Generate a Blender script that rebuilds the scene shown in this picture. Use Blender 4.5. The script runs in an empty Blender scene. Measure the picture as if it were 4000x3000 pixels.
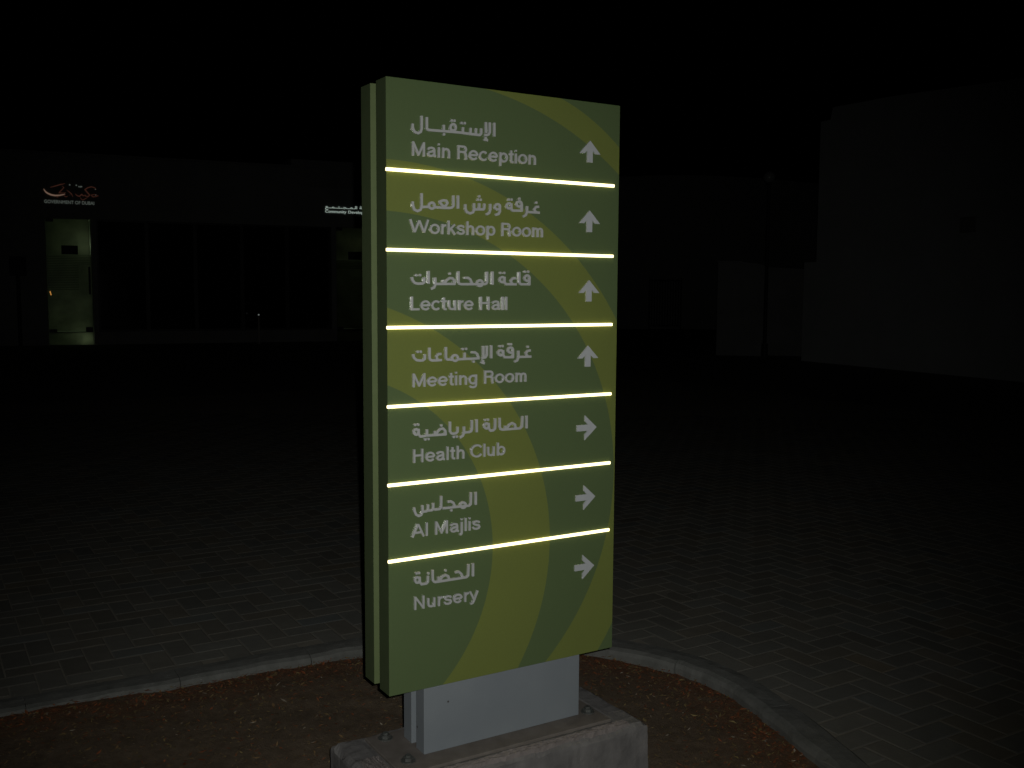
import bpy, bmesh, math, random
import numpy as np
from mathutils import Vector, Matrix, noise

# ------------------------------------------------------------------ camera
scene = bpy.context.scene
scene.cycles.blur_glossy = 0.0        # keep the double reflections at the letter edges sharp
C = scene.collection
CAM = Vector((-1.0847, -2.4198, 1.4818))
AX = Vector((0.855035, -0.51854, 0.005588)).normalized()
AZ = Vector((-0.516834, -0.851243, 0.090925)).normalized()
AY = AZ.cross(AX).normalized()
ROT = Matrix((AX, AY, AZ)).transposed()
cam = bpy.data.cameras.new('camera')
cam.sensor_width = 36.0
cam.lens = 35.15
cam.clip_start = 0.05
cam.clip_end = 1000
camo = bpy.data.objects.new('camera', cam)
C.objects.link(camo)
camo.matrix_world = Matrix.Translation(CAM) @ ROT.to_4x4()
scene.camera = camo

# ------------------------------------------------------------------ night sky
world = bpy.data.worlds.new('World')
scene.world = world
world.use_nodes = True
wn = world.node_tree
sky = wn.nodes.new('ShaderNodeTexSky')
sky.sky_type = 'NISHITA'
sky.sun_disc = False
sky.sun_elevation = math.radians(-9)
sky.sun_rotation = math.radians(200)
bg = wn.nodes['Background']
wn.links.new(sky.outputs[0], bg.inputs[0])
bg.inputs[1].default_value = 0.05

# ------------------------------------------------------------------ the flash that lit the photograph (beside the lens)
fl = bpy.data.lights.new('flash', 'SPOT')
fl.energy = FLASH_W = 168.0
fl.color = (1.0, 0.985, 0.94)
fl.spot_size = math.radians(75)
fl.spot_blend = 1.0
fl.shadow_soft_size = 0.006
flo = bpy.data.objects.new('flash', fl)
C.objects.link(flo)
flo.matrix_world = Matrix.Translation(CAM + AX * 0.026 + AY * 0.020) @ ROT.to_4x4() @ Matrix.Rotation(math.radians(2.6), 4, 'Y') @ Matrix.Rotation(math.radians(-3), 4, 'X')

vs = scene.view_settings
vs.view_transform = 'Standard'
vs.look = 'None'
vs.exposure = 0
vs.gamma = 1
vs.use_curve_mapping = False
random.seed(7)
rng = np.random.default_rng(11)

# ------------------------------------------------------------------ helpers
def tag(o, label=None, cat=None, group=None, kind=None):
    if label: o['label'] = label
    if cat: o['category'] = cat
    if group: o['group'] = group
    if kind: o['kind'] = kind
    return o

def thing(name, label, cat, loc=(0, 0, 0), rz=0.0, group=None):
    o = bpy.data.objects.new(name, None)
    o.empty_display_size = 0.1
    C.objects.link(o)
    o.location = loc
    o.rotation_euler = (0, 0, rz)
    return tag(o, label, cat, group)

def link(name, me, mat, parent=None, off=(0, 0, 0)):
    o = bpy.data.objects.new(name, me)
    C.objects.link(o)
    me.materials.clear()
    me.materials.append(mat)
    if off != (0, 0, 0):
        me.transform(Matrix.Translation(-Vector(off)))
    if parent: o.parent = parent
    return o

def obj(name, bm, mat, parent=None, off=(0, 0, 0), smooth=False):
    me = bpy.data.meshes.new(name)
    bmesh.ops.recalc_face_normals(bm, faces=bm.faces[:])
    bm.to_mesh(me)
    bm.free()
    if smooth:
        for p in me.polygons: p.use_smooth = True
    return link(name, me, mat, parent, off)

def box(bm, x0, x1, y0, y1, z0, z1, bevel=0.0, seg=1):
    r = bmesh.ops.create_cube(bm, size=1.0)
    vv = r['verts']
    for v in vv:
        v.co = Vector((x0 + (v.co.x + .5) * (x1 - x0), y0 + (v.co.y + .5) * (y1 - y0), z0 + (v.co.z + .5) * (z1 - z0)))
    if bevel:
        es = list({e for v in vv for e in v.link_edges})
        bmesh.ops.bevel(bm, geom=es, offset=bevel, segments=seg, affect='EDGES', profile=.6)

def mbox(*a, **k):
    bm = bmesh.new()
    box(bm, *a, **k)
    return bm

def cyl(bm, x, y, z0, z1, r, n=16, r2=None):
    m = Matrix.Translation((x, y, (z0 + z1) / 2))
    bmesh.ops.create_cone(bm, cap_ends=True, segments=n, radius1=r, radius2=r if r2 is None else r2, depth=z1 - z0, matrix=m)

def prism(bm, pts, y0, y1):                       # polygon in x,z pushed along y
    a = [bm.verts.new((x, y0, z)) for x, z in pts]
    b = [bm.verts.new((x, y1, z)) for x, z in pts]
    bm.faces.new(a)
    bm.faces.new(b[::-1])
    n = len(pts)
    for i in range(n):
        bm.faces.new((a[i], b[i], b[(i + 1) % n], a[(i + 1) % n]))

def mat(name, col, rough=.6, spec=.5, metal=0.0):
    m = bpy.data.materials.new(name)
    m.use_nodes = True
    b = m.node_tree.nodes['Principled BSDF']
    b.inputs['Base Color'].default_value = (*col, 1)
    b.inputs['Roughness'].default_value = rough
    b.inputs['Specular IOR Level'].default_value = spec
    b.inputs['Metallic'].default_value = metal
    return m

class N:                                            # small node writer
    def __init__(s, m):
        s.t = m.node_tree
        s.b = s.t.nodes['Principled BSDF']
    def new(s, kind, **kw):
        n = s.t.nodes.new(kind)
        for k, v in kw.items(): setattr(n, k, v)
        return n
    def put(s, sock, v):
        if isinstance(v, bpy.types.NodeSocket): s.t.links.new(v, sock)
        else: sock.default_value = v
    def math(s, op, a, b=0.0, c=0.0):
        n = s.new('ShaderNodeMath', operation=op)
        for i, v in enumerate((a, b, c)): s.put(n.inputs[i], v)
        return n.outputs[0]
    def coord(s, which='Object'):
        return s.new('ShaderNodeTexCoord').outputs[which]
    def noise(s, vec, scale, detail=3, rough=.55):
        n = s.new('ShaderNodeTexNoise')
        s.put(n.inputs['Vector'], vec)
        n.inputs['Scale'].default_value = scale
        n.inputs['Detail'].default_value = detail
        n.inputs['Roughness'].default_value = rough
        return n.outputs['Fac']
    def ramp(s, f, lo, hi):
        n = s.new('ShaderNodeMapRange')
        s.put(n.inputs['Value'], f)
        n.inputs['From Min'].default_value = lo
        n.inputs['From Max'].default_value = hi
        return n.outputs['Result']
    def mix(s, f, a, b):
        n = s.new('ShaderNodeMix', data_type='RGBA')
        s.put(n.inputs['Factor'], f)
        for sock, v in ((n.inputs[6], a), (n.inputs[7], b)):
            s.put(sock, (*v, 1) if isinstance(v, tuple) else v)
        return n.outputs[2]
    def bump(s, h, strength, dist):
        n = s.new('ShaderNodeBump')
        s.put(n.inputs['Height'], h)
        n.inputs['Strength'].default_value = strength
        n.inputs['Distance'].default_value = dist
        s.put(s.b.inputs['Normal'], n.outputs[0])

def mottled(name, a, b, scale, rough=.8, bump=.0, bdist=.002, spec=.3, detail=6):
    m = mat(name, a, rough, spec)
    n = N(m)
    v = n.coord()
    f = n.ramp(n.noise(v, scale, detail, .62), .3, .7)
    n.put(n.b.inputs['Base Color'], n.mix(f, a, b))
    if bump: n.bump(n.noise(v, scale * 6, 5, .65), bump, bdist)
    return m

def emissive(name, col, strength, base=(.5, .5, .5)):
    m = mat(name, base, .5)
    b = m.node_tree.nodes['Principled BSDF']
    b.inputs['Emission Color'].default_value = (*col, 1)
    b.inputs['Emission Strength'].default_value = strength
    return m

# ------------------------------------------------------------------ lettering
def curve_mesh(cu, name):
    o = bpy.data.objects.new('tmp', cu)
    C.objects.link(o)
    bpy.context.view_layer.update()
    me = bpy.data.meshes.new_from_object(o.evaluated_get(bpy.context.evaluated_depsgraph_get()))
    bpy.data.objects.remove(o)
    me.name = name
    return me

UP = Matrix(((1, 0, 0, 0), (0, 0, -1, 0), (0, 1, 0, 0), (0, 0, 0, 1)))   # text plane -> upright, facing -y

def text_mesh(body, name, x0, x1, base, cap, depth, y, bold=0.0, slope=0.0, bevel=0.0):
    cu = bpy.data.curves.new(name, 'FONT')
    cu.body = body
    cu.offset = bold
    cu.resolution_u = 5
    cu.fill_mode = 'BOTH'
    me = curve_mesh(cu, name)
    co = np.array([v.co[:] for v in me.vertices])
    ref = bpy.data.curves.new('ref', 'FONT'); ref.body = 'H'; ref.offset = bold
    rm = curve_mesh(ref, 'ref')
    ch = max(v.co.y for v in rm.vertices) - min(v.co.y for v in rm.vertices)
    mn, mx = co[:, 0].min(), co[:, 0].max()
    cu.extrude = depth / 2 / (cap / ch)
    if bevel:
        cu.bevel_depth = bevel / (cap / ch)
        cu.offset = bold - bevel / (cap / ch)
    me = curve_mesh(cu, name)
    sx = (x1 - x0) / (mx - mn)
    sz = cap / ch
    for v in me.vertices:
        x = x0 + (v.co.x - mn) * sx
        v.co = Vector((x, y - v.co.z * sz, base + v.co.y * sz + slope * (x - x0)))
    return me

CASES = {1: [(3, 0)], 2: [(0, 1)], 3: [(3, 1)], 4: [(1, 2)], 5: [(3, 0), (1, 2)], 6: [(0, 2)], 7: [(3, 2)], 8: [(2, 3)],
         9: [(2, 0)], 10: [(0, 1), (2, 3)], 11: [(2, 1)], 12: [(1, 3)], 13: [(1, 0)], 14: [(0, 3)]}

def stroke_mesh(strokes, dots, name, half, dot, depth, y, res=.0005, bevel=0.0, taper=None):
    """pen strokes (polylines of x,z) joined into one outline and given thickness"""
    P = np.array([q for s in strokes for q in s] + list(dots))
    pad = max(half, dot) * 2.5
    x0, z0 = P.min(0) - pad
    x1, z1 = P.max(0) + pad
    nx, nz = int((x1 - x0) / res) + 2, int((z1 - z0) / res) + 2
    X, Z = np.meshgrid(x0 + np.arange(nx) * res, z0 + np.arange(nz) * res, indexing='ij')
    S = np.full((nx, nz), 1.0)
    for si, st in enumerate(strokes):
        n = len(st) - 1
        for i in range(n):
            a, b = np.array(st[i]), np.array(st[i + 1])
            d = b - a
            L = np.hypot(*d)
            if L < 1e-7: continue
            h0, h1 = half, half
            if taper:
                h0, h1 = taper(si, i / n) * half, taper(si, (i + 1) / n) * half
            lo = ((min(a[0], b[0]) - x0 - 2 * half) / res, (min(a[1], b[1]) - z0 - 2 * half) / res)
            hi = ((max(a[0], b[0]) - x0 + 2 * half) / res + 2, (max(a[1], b[1]) - z0 + 2 * half) / res + 2)
            sl = (slice(max(0, int(lo[0])), int(hi[0])), slice(max(0, int(lo[1])), int(hi[1])))
            px, pz = X[sl] - a[0], Z[sl] - a[1]
            t0 = (px * d[0] + pz * d[1]) / (L * L)
            t = np.clip(t0, 0, 1)
            sd = np.hypot(px - t * d[0], pz - t * d[1]) - (h0 + (h1 - h0) * t)
            closed = np.hypot(*(np.array(st[0]) - np.array(st[-1]))) < res
            if not taper and not closed:
                if i == 0: sd = np.maximum(sd, -t0 * L)
                if i == n - 1: sd = np.maximum(sd, (t0 - 1) * L)
            S[sl] = np.minimum(S[sl], sd)
    for q in dots:
        S = np.minimum(S, np.maximum(np.abs(X - q[0]), np.abs(Z - q[1])) * .55 + np.hypot(X - q[0], Z - q[1]) * .45 - dot)
    S[S == 0] = 1e-9
    ins = S < 0
    code = ins[:-1, :-1] * 1 + ins[1:, :-1] * 2 + ins[1:, 1:] * 4 + ins[:-1, 1:] * 8
    adj = {}
    for i, j in np.argwhere((code > 0) & (code < 15)):
        e = ((i, j, 0), (i + 1, j, 1), (i, j + 1, 0), (i, j, 1))
        for p, q in CASES[int(code[i, j])]:
            adj.setdefault(e[p], []).append(e[q])
            adj.setdefault(e[q], []).append(e[p])
    def pos(k):
        i, j, w = k
        i2, j2 = (i + 1, j) if w == 0 else (i, j + 1)
        t = S[i, j] / (S[i, j] - S[i2, j2])
        return x0 + (i + t * (i2 - i)) * res, z0 + (j + t * (j2 - j)) * res
    cu = bpy.data.curves.new(name, 'CURVE')
    cu.dimensions = '2D'
    cu.fill_mode = 'BOTH'
    cu.extrude = depth / 2
    if bevel:
        cu.bevel_depth = bevel
        cu.offset = -bevel
    seen = set()
    for k in list(adj):
        if k in seen: continue
        loop, prev, cur = [], None, k
        while cur not in seen:
            seen.add(cur)
            loop.append(pos(cur))
            nx_ = [q for q in adj[cur] if q != prev]
            prev, cur = cur, nx_[0]
        if len(loop) < 6: continue
        L = np.array(loop)
        L = (np.roll(L, 1, 0) + 2 * L + np.roll(L, -1, 0)) / 4
        L = L[::2]
        sp = cu.splines.new('POLY')
        sp.points.add(len(L) - 1)
        for p, q in zip(sp.points, L): p.co = (q[0], q[1], 0, 1)
        sp.use_cyclic_u = True
    me = curve_mesh(cu, name)
    me.transform(Matrix.Translation((0, y, 0)) @ UP)
    return me

# ------------------------------------------------------------------ grotesque letters of the sign, as pen strokes on a cap height of 1
def _arc(cx, cy, rx, ry, a0, a1, n=18):
    return [(cx + rx * math.cos(math.radians(a0 + (a1 - a0) * i / n)), cy + ry * math.sin(math.radians(a0 + (a1 - a0) * i / n))) for i in range(n + 1)]
XH = .735
NARCH = [(.145, .46), (.19, .585), (.33, .652), (.46, .60), (.515, .47), (.515, 0)]
IDOT = [(.125, .865), (.125, 1.0)]
GLYPH = {
    ' ': (.30, []),
    'M': (.96, [[(.15, 0), (.15, 1)], [(.81, 0), (.81, 1)], [(.165, .93), (.48, .10), (.795, .93)]]),
    'a': (.65, [[(.10, .50), (.155, .615), (.31, .655), (.455, .61), (.49, .50), (.49, .16), (.52, .09), (.59, .075)],
                [(.49, .43), (.32, .39), (.17, .335), (.105, .22), (.15, .115), (.27, .075), (.41, .12), (.485, .24)]]),
    'i': (.25, [[(.125, 0), (.125, XH)], IDOT]),
    'n': (.65, [[(.145, 0), (.145, XH)], NARCH]),
    'R': (.79, [[(.165, 0), (.165, 1)], [(.165, .915), (.48, .915)] + _arc(.48, .722, .165, .193, 90, -90, 10) + [(.165, .529)],
                [(.44, .529), (.585, .48), (.635, .36), (.645, .12), (.675, 0)]]),
    'e': (.67, [_arc(.335, .365, .245, .29, 0, 325, 22), [(.10, .365), (.58, .365)]]),
    'c': (.63, [_arc(.325, .365, .24, .29, 42, 318, 20)]),
    'p': (.68, [[(.145, -.27), (.145, XH)], _arc(.365, .365, .22, .29, 0, 360, 24)]),
    'b': (.68, [[(.145, 0), (.145, 1)], _arc(.365, .365, .22, .29, 0, 360, 24)]),
    't': (.39, [[(.195, .93), (.195, .17), (.235, .085), (.35, .075)], [(.045, .655), (.35, .655)]]),
    'o': (.68, [_arc(.34, .367, .25, .292, 0, 360, 24)]),
    'W': (1.24, [[(.07, 1), (.33, .09)], [(.33, .09), (.62, .93)], [(.62, .93), (.91, .09)], [(.91, .09), (1.17, 1)]]),
    'r': (.40, [[(.145, 0), (.145, XH)], [(.145, .43), (.19, .57), (.28, .64), (.38, .645)]]),
    'k': (.61, [[(.145, 0), (.145, 1)], [(.53, XH), (.165, .31)], [(.285, .42), (.55, 0)]]),
    's': (.60, [[(.50, .51), (.45, .615), (.31, .657), (.165, .62), (.115, .525), (.16, .44), (.31, .385), (.46, .33), (.505, .215), (.455, .115), (.31, .073), (.15, .115), (.09, .235)]]),
    'h': (.65, [[(.145, 0), (.145, 1)], NARCH]),
    'L': (.65, [[(.165, 0), (.165, 1)], [(.165, .085), (.61, .085)]]),
    'u': (.65, [[(.135, XH), (.135, .26), (.18, .13), (.315, .08), (.44, .13), (.505, .26)], [(.505, 0), (.505, XH)]]),
    'H': (.83, [[(.165, 0), (.165, 1)], [(.665, 0), (.665, 1)], [(.165, .53), (.665, .53)]]),
    'l': (.25, [[(.125, 0), (.125, 1)]]),
    'C': (.84, [_arc(.455, .5, .36, .425, 36, 324, 24)]),
    'A': (.80, [[(.06, 0), (.40, .95)], [(.74, 0), (.40, .95)], [(.19, .33), (.61, .33)]]),
    'j': (.25, [[(.125, XH), (.125, -.11), (.09, -.19), (-.02, -.20)], IDOT]),
    'N': (.83, [[(.165, 0), (.165, 1)], [(.665, 0), (.665, 1)], [(.18, .93), (.65, .07)]]),
    'y': (.61, [[(.055, XH), (.31, .04)], [(.555, XH), (.29, -.06), (.235, -.17), (.15, -.205), (.07, -.195)]]),
    'm': (.93, [[(.145, 0), (.145, XH)], [(.145, .48), (.185, .60), (.29, .652), (.41, .60), (.455, .47), (.455, 0)], [(.455, .48), (.495, .60), (.60, .652), (.72, .60), (.765, .47), (.765, 0)]]),
    'g': (.67, [_arc(.315, .365, .22, .29, 0, 360, 24), [(.525, XH), (.525, -.03), (.48, -.155), (.34, -.21), (.18, -.185), (.115, -.10)]]),
}
def line_words(txt, x0, x1, base, cap, slope):
    """strokes of every word of a line, laid out between x0 and x1"""
    adv = sum(GLYPH[c][0] for c in txt) - .09 - .06
    sx = (x1 - x0) / adv
    pen, words, cur, name = -.07, [], [], ''
    for c in txt + ' ':
        w, st = GLYPH[c]
        if c == ' ':
            words.append((name, cur)); cur, name = [], ''
        for s in st:
            cur.append([(x0 + (pen + px) * sx, base + py * cap + slope * (pen + px) * sx) for px, py in s])
        if c != ' ': name += c
        pen += w
    return words

# pen strokes (x, height above the panel foot, in metres) of the seven Arabic lines, and their dots
ARABIC = (
    {'s': [[(.3206, 1.5606), (.3208, 1.5230)],
           [(.2941, 1.5599), (.2948, 1.5300)],
           [(.3063, 1.5600), (.3064, 1.5345), (.3030, 1.5277), (.2968, 1.5251), (.2893, 1.5245)],
           [(.2897, 1.5166), (.2969, 1.5165)],
           [(.2969, 1.5165), (.2906, 1.5125), (.3004, 1.5115)],
           [(.2795, 1.5417), (.2792, 1.5278), (.2745, 1.5232), (.2654, 1.5235), (.2294, 1.5242), (.2136, 1.5249), (.1627, 1.5243), (.1224, 1.5235)],
           [(.2634, 1.5406), (.2626, 1.5247)],
           [(.2469, 1.5402), (.2458, 1.5249)],
           [(.2234, 1.5401), (.2225, 1.5250)],
           [(.2011, 1.5373), (.2005, 1.5340), (.1987, 1.5311), (.1961, 1.5290), (.1929, 1.5281), (.1898, 1.5285), (.1871, 1.5301), (.1853, 1.5327), (.1847, 1.5359), (.1853, 1.5392), (.1871, 1.5421), (.1898, 1.5442), (.1929, 1.5451), (.1961, 1.5447), (.1987, 1.5431), (.2005, 1.5405), (.2011, 1.5373)],
           [(.1651, 1.5409), (.1650, 1.5245)],
           [(.1148, 1.5565), (.1148, 1.5280), (.1170, 1.5243), (.1228, 1.5233)],
           [(.0997, 1.5584), (.0996, 1.5258), (.0967, 1.5169), (.0892, 1.5125), (.0798, 1.5147), (.0751, 1.5212), (.0733, 1.5285), (.0737, 1.5360)]],
     'd': [(.2185, 1.5505), (.2284, 1.5509), (.1890, 1.5544), (.1970, 1.5545), (.1656, 1.5161)],
     'cut': []},
    {'s': [[(.0991, 1.3577), (.0990, 1.3221), (.0952, 1.3140), (.0866, 1.3102), (.0778, 1.3135), (.0740, 1.3226), (.0729, 1.3284), (.0731, 1.3349)],
           [(.0990, 1.3213), (.1200, 1.3232)],
           [(.1374, 1.3269), (.1367, 1.3239), (.1348, 1.3212), (.1320, 1.3194), (.1287, 1.3186), (.1254, 1.3191), (.1226, 1.3206), (.1207, 1.3231), (.1200, 1.3260), (.1207, 1.3291), (.1226, 1.3317), (.1254, 1.3335), (.1287, 1.3343), (.1320, 1.3339), (.1348, 1.3323), (.1367, 1.3299), (.1374, 1.3269)],
           [(.1393, 1.3232), (.1626, 1.3223), (.1821, 1.3229), (.1890, 1.3246), (.1940, 1.3293), (.1939, 1.3569)],
           [(.1626, 1.3233), (.1714, 1.3299), (.1759, 1.3362), (.1723, 1.3417), (.1626, 1.3422), (.1509, 1.3378)],
           [(.1509, 1.3378), (.1606, 1.3286), (.1704, 1.3230)],
           [(.2082, 1.3577), (.2082, 1.3223)],
           [(.2904, 1.3402), (.2896, 1.3270), (.2868, 1.3241), (.2579, 1.3227)],
           [(.2741, 1.3403), (.2733, 1.3236)],
           [(.2578, 1.3395), (.2579, 1.3229), (.2543, 1.3148), (.2448, 1.3113), (.2347, 1.3148), (.2309, 1.3233), (.2305, 1.3355)],
           [(.3089, 1.3403), (.3089, 1.3244), (.3052, 1.3154), (.2956, 1.3108)],
           [(.3400, 1.3339), (.3394, 1.3311), (.3376, 1.3287), (.3349, 1.3271), (.3317, 1.3264), (.3285, 1.3268), (.3258, 1.3282), (.3240, 1.3304), (.3233, 1.3331), (.3240, 1.3358), (.3258, 1.3382), (.3284, 1.3398), (.3316, 1.3405), (.3348, 1.3402), (.3375, 1.3388), (.3393, 1.3365), (.3400, 1.3339)],
           [(.3393, 1.3338), (.3396, 1.3214), (.3355, 1.3140), (.3251, 1.3110)],
           [(.3760, 1.3379), (.3755, 1.3352), (.3740, 1.3328), (.3717, 1.3311), (.3689, 1.3305), (.3662, 1.3309), (.3638, 1.3323), (.3623, 1.3345), (.3617, 1.3372), (.3622, 1.3400), (.3638, 1.3424), (.3661, 1.3440), (.3688, 1.3447), (.3716, 1.3443), (.3739, 1.3429), (.3755, 1.3406), (.3760, 1.3379)],
           [(.3766, 1.3455), (.3767, 1.3294), (.3810, 1.3251), (.4110, 1.3264), (.4109, 1.3445)],
           [(.4102, 1.3450), (.4096, 1.3422), (.4079, 1.3398), (.4053, 1.3381), (.4022, 1.3374), (.3991, 1.3378), (.3964, 1.3392), (.3947, 1.3415), (.3940, 1.3442), (.3946, 1.3470), (.3963, 1.3494), (.3990, 1.3511), (.4021, 1.3518), (.4052, 1.3514), (.4078, 1.3500), (.4096, 1.3477), (.4102, 1.3450)],
           [(.4289, 1.3400), (.4282, 1.3237), (.4244, 1.3151), (.4158, 1.3104)],
           [(.4684, 1.3401), (.4582, 1.3391), (.4528, 1.3327), (.4550, 1.3268), (.4616, 1.3236)],
           [(.4286, 1.3237), (.4708, 1.3233)]],
     'd': [(.2740, 1.3587), (.2696, 1.3497), (.2785, 1.3498), (.3675, 1.3548), (.3772, 1.3553), (.4031, 1.3593), (.4592, 1.3514)],
     'cut': [0.2187, 0.3504]},
    {'s': [[(.0699, 1.1368), (.0714, 1.1283), (.0784, 1.1210), (.0870, 1.1194), (.1013, 1.1200), (.1057, 1.1235), (.1058, 1.1364)],
           [(.1193, 1.1538), (.1192, 1.1193)],
           [(.1390, 1.1365), (.1390, 1.1178), (.1355, 1.1100), (.1263, 1.1059)],
           [(.1390, 1.1192), (.1976, 1.1197), (.1972, 1.1285), (.1910, 1.1350), (.1821, 1.1353), (.1732, 1.1294), (.1660, 1.1205)],
           [(.1632, 1.1310), (.1632, 1.1197)],
           [(.2095, 1.1544), (.2096, 1.1240), (.2120, 1.1205), (.2170, 1.1192), (.2912, 1.1199), (.2969, 1.1219), (.2994, 1.1264), (.2993, 1.1545)],
           [(.2280, 1.1365), (.2391, 1.1367), (.2466, 1.1320), (.2523, 1.1202)],
           [(.2854, 1.1227), (.2847, 1.1197), (.2828, 1.1171), (.2798, 1.1154), (.2764, 1.1148), (.2729, 1.1153), (.2700, 1.1170), (.2680, 1.1195), (.2674, 1.1225), (.2680, 1.1255), (.2700, 1.1280), (.2729, 1.1298), (.2763, 1.1304), (.2798, 1.1298), (.2827, 1.1282), (.2847, 1.1257), (.2854, 1.1227)],
           [(.3169, 1.1552), (.3171, 1.1183)],
           [(.3553, 1.1333), (.3548, 1.1305), (.3531, 1.1281), (.3507, 1.1265), (.3478, 1.1260), (.3449, 1.1265), (.3424, 1.1280), (.3408, 1.1303), (.3402, 1.1331), (.3407, 1.1358), (.3424, 1.1382), (.3448, 1.1398), (.3477, 1.1404), (.3506, 1.1399), (.3531, 1.1383), (.3547, 1.1360), (.3553, 1.1333)],
           [(.3557, 1.1414), (.3558, 1.1248), (.3605, 1.1205), (.3952, 1.1205)],
           [(.3923, 1.1379), (.3822, 1.1370), (.3765, 1.1311), (.3781, 1.1239), (.3834, 1.1207)],
           [(.4041, 1.1556), (.4044, 1.1253), (.4091, 1.1209), (.4381, 1.1208), (.4380, 1.1397)],
           [(.4384, 1.1384), (.4378, 1.1355), (.4360, 1.1330), (.4334, 1.1313), (.4302, 1.1306), (.4271, 1.1312), (.4244, 1.1328), (.4226, 1.1353), (.4219, 1.1382), (.4225, 1.1412), (.4243, 1.1437), (.4270, 1.1454), (.4301, 1.1460), (.4333, 1.1455), (.4360, 1.1438), (.4378, 1.1414), (.4384, 1.1384)]],
     'd': [(.0823, 1.1416), (.0937, 1.1421), (.1831, 1.1473), (.3420, 1.1516), (.3546, 1.1518), (.4222, 1.1561), (.4337, 1.1563)],
     'cut': [0.3275]},
    {'s': [[(.0726, .9321), (.0748, .9225), (.0821, .9159), (.0921, .9142), (.1017, .9148), (.1071, .9186), (.1072, .9312)],
           [(.1216, .9483), (.1215, .9194), (.1240, .9153), (.1289, .9134), (.1587, .9138)],
           [(.1574, .9305), (.1475, .9301), (.1422, .9241), (.1455, .9143)],
           [(.1712, .9489), (.1712, .9192), (.1742, .9149), (.1901, .9137)],
           [(.2079, .9178), (.2073, .9148), (.2053, .9123), (.2025, .9107), (.1991, .9102), (.1957, .9109), (.1929, .9127), (.1910, .9153), (.1903, .9183), (.1910, .9213), (.1929, .9237), (.1957, .9254), (.1991, .9259), (.2025, .9252), (.2053, .9234), (.2073, .9208), (.2079, .9178)],
           [(.2081, .9142), (.2293, .9147), (.2548, .9146), (.2758, .9155)],
           [(.2293, .9323), (.2293, .9150)],
           [(.2497, .9323), (.2609, .9321), (.2687, .9268), (.2733, .9159)],
           [(.2880, .9494), (.2881, .9263), (.2888, .9182)],
           [(.2993, .9495), (.2993, .9238), (.2950, .9174), (.2820, .9149)],
           [(.2836, .9080), (.2903, .9064)],
           [(.2903, .9064), (.2837, .9030), (.2924, .9002)],
           [(.3136, .9501), (.3138, .9136)],
           [(.3514, .9282), (.3509, .9255), (.3492, .9231), (.3467, .9216), (.3438, .9211), (.3409, .9218), (.3384, .9234), (.3368, .9258), (.3362, .9286), (.3368, .9314), (.3384, .9337), (.3408, .9352), (.3438, .9357), (.3467, .9351), (.3492, .9335), (.3508, .9310), (.3514, .9282)],
           [(.3522, .9359), (.3527, .9213), (.3574, .9156), (.3848, .9149), (.3847, .9338)],
           [(.3847, .9351), (.3841, .9323), (.3823, .9299), (.3797, .9284), (.3766, .9279), (.3734, .9286), (.3708, .9302), (.3690, .9327), (.3684, .9355), (.3690, .9383), (.3707, .9406), (.3734, .9421), (.3765, .9426), (.3796, .9420), (.3822, .9403), (.3840, .9379), (.3847, .9351)],
           [(.4030, .9333), (.4031, .9143), (.3989, .9058), (.3892, .9022)],
           [(.4437, .9329), (.4341, .9320), (.4280, .9259), (.4307, .9187), (.4368, .9152)],
           [(.4038, .9151), (.4460, .9150)]],
     'd': [(.0860, .9378), (.0950, .9379), (.2232, .9419), (.2334, .9424), (.2573, .9065), (.3410, .9471), (.3505, .9472), (.3717, .9519), (.3781, .9517), (.4344, .9431)],
     'cut': [0.3243]},
    {'s': [[(.0876, .7215), (.0871, .7188), (.0856, .7165), (.0834, .7150), (.0808, .7146), (.0782, .7154), (.0761, .7171), (.0746, .7196), (.0741, .7225), (.0746, .7253), (.0761, .7275), (.0783, .7290), (.0809, .7294), (.0835, .7287), (.0856, .7269), (.0871, .7244), (.0876, .7215)],
           [(.0880, .7303), (.0885, .7144), (.0934, .7086), (.1089, .7093), (.1132, .7140), (.1133, .7269)],
           [(.1132, .7101), (.1701, .7093), (.1689, .7191), (.1621, .7260), (.1542, .7254), (.1463, .7194), (.1403, .7100)],
           [(.1374, .7208), (.1374, .7098)],
           [(.1837, .7437), (.1837, .7168), (.1865, .7118), (.1921, .7093), (.2022, .7102), (.2073, .7147), (.2073, .7279)],
           [(.2276, .7274), (.2276, .7103), (.2235, .7015), (.2134, .6970)],
           [(.2276, .7108), (.2440, .7108), (.2501, .7133), (.2524, .7186), (.2523, .7440)],
           [(.2676, .7449), (.2677, .7084)],
           [(.3062, .7238), (.3056, .7210), (.3041, .7188), (.3017, .7173), (.2989, .7169), (.2961, .7177), (.2937, .7194), (.2921, .7219), (.2915, .7247), (.2921, .7275), (.2937, .7298), (.2960, .7312), (.2988, .7316), (.3016, .7309), (.3040, .7291), (.3056, .7266), (.3062, .7238)],
           [(.3062, .7324), (.3069, .7159), (.3115, .7099), (.3210, .7103), (.3269, .7155), (.3278, .7439)],
           [(.3420, .7444), (.3422, .7178), (.3454, .7120), (.3507, .7102), (.4100, .7104), (.4166, .7152), (.4181, .7450)],
           [(.3607, .7207), (.3608, .7105)],
           [(.3642, .7108), (.3742, .7235), (.3839, .7270), (.3926, .7219), (.3953, .7106)],
           [(.4317, .7457), (.4320, .7085)]],
     'd': [(.0780, .7414), (.0869, .7415), (.1079, .6998), (.1177, .7002), (.1572, .7345), (.1952, .7004), (.2043, .7008), (.2946, .7414), (.3040, .7414)],
     'cut': [0.277]},
    {'s': [[(.0737, .5164), (.0756, .5046), (.0801, .4955), (.0873, .4912), (.0951, .4935), (.0994, .5020), (.0994, .5199)],
           [(.0994, .5020), (.1104, .5017), (.1159, .5041), (.1159, .5203)],
           [(.1159, .5034), (.1271, .5029), (.1317, .5056), (.1317, .5227)],
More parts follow.
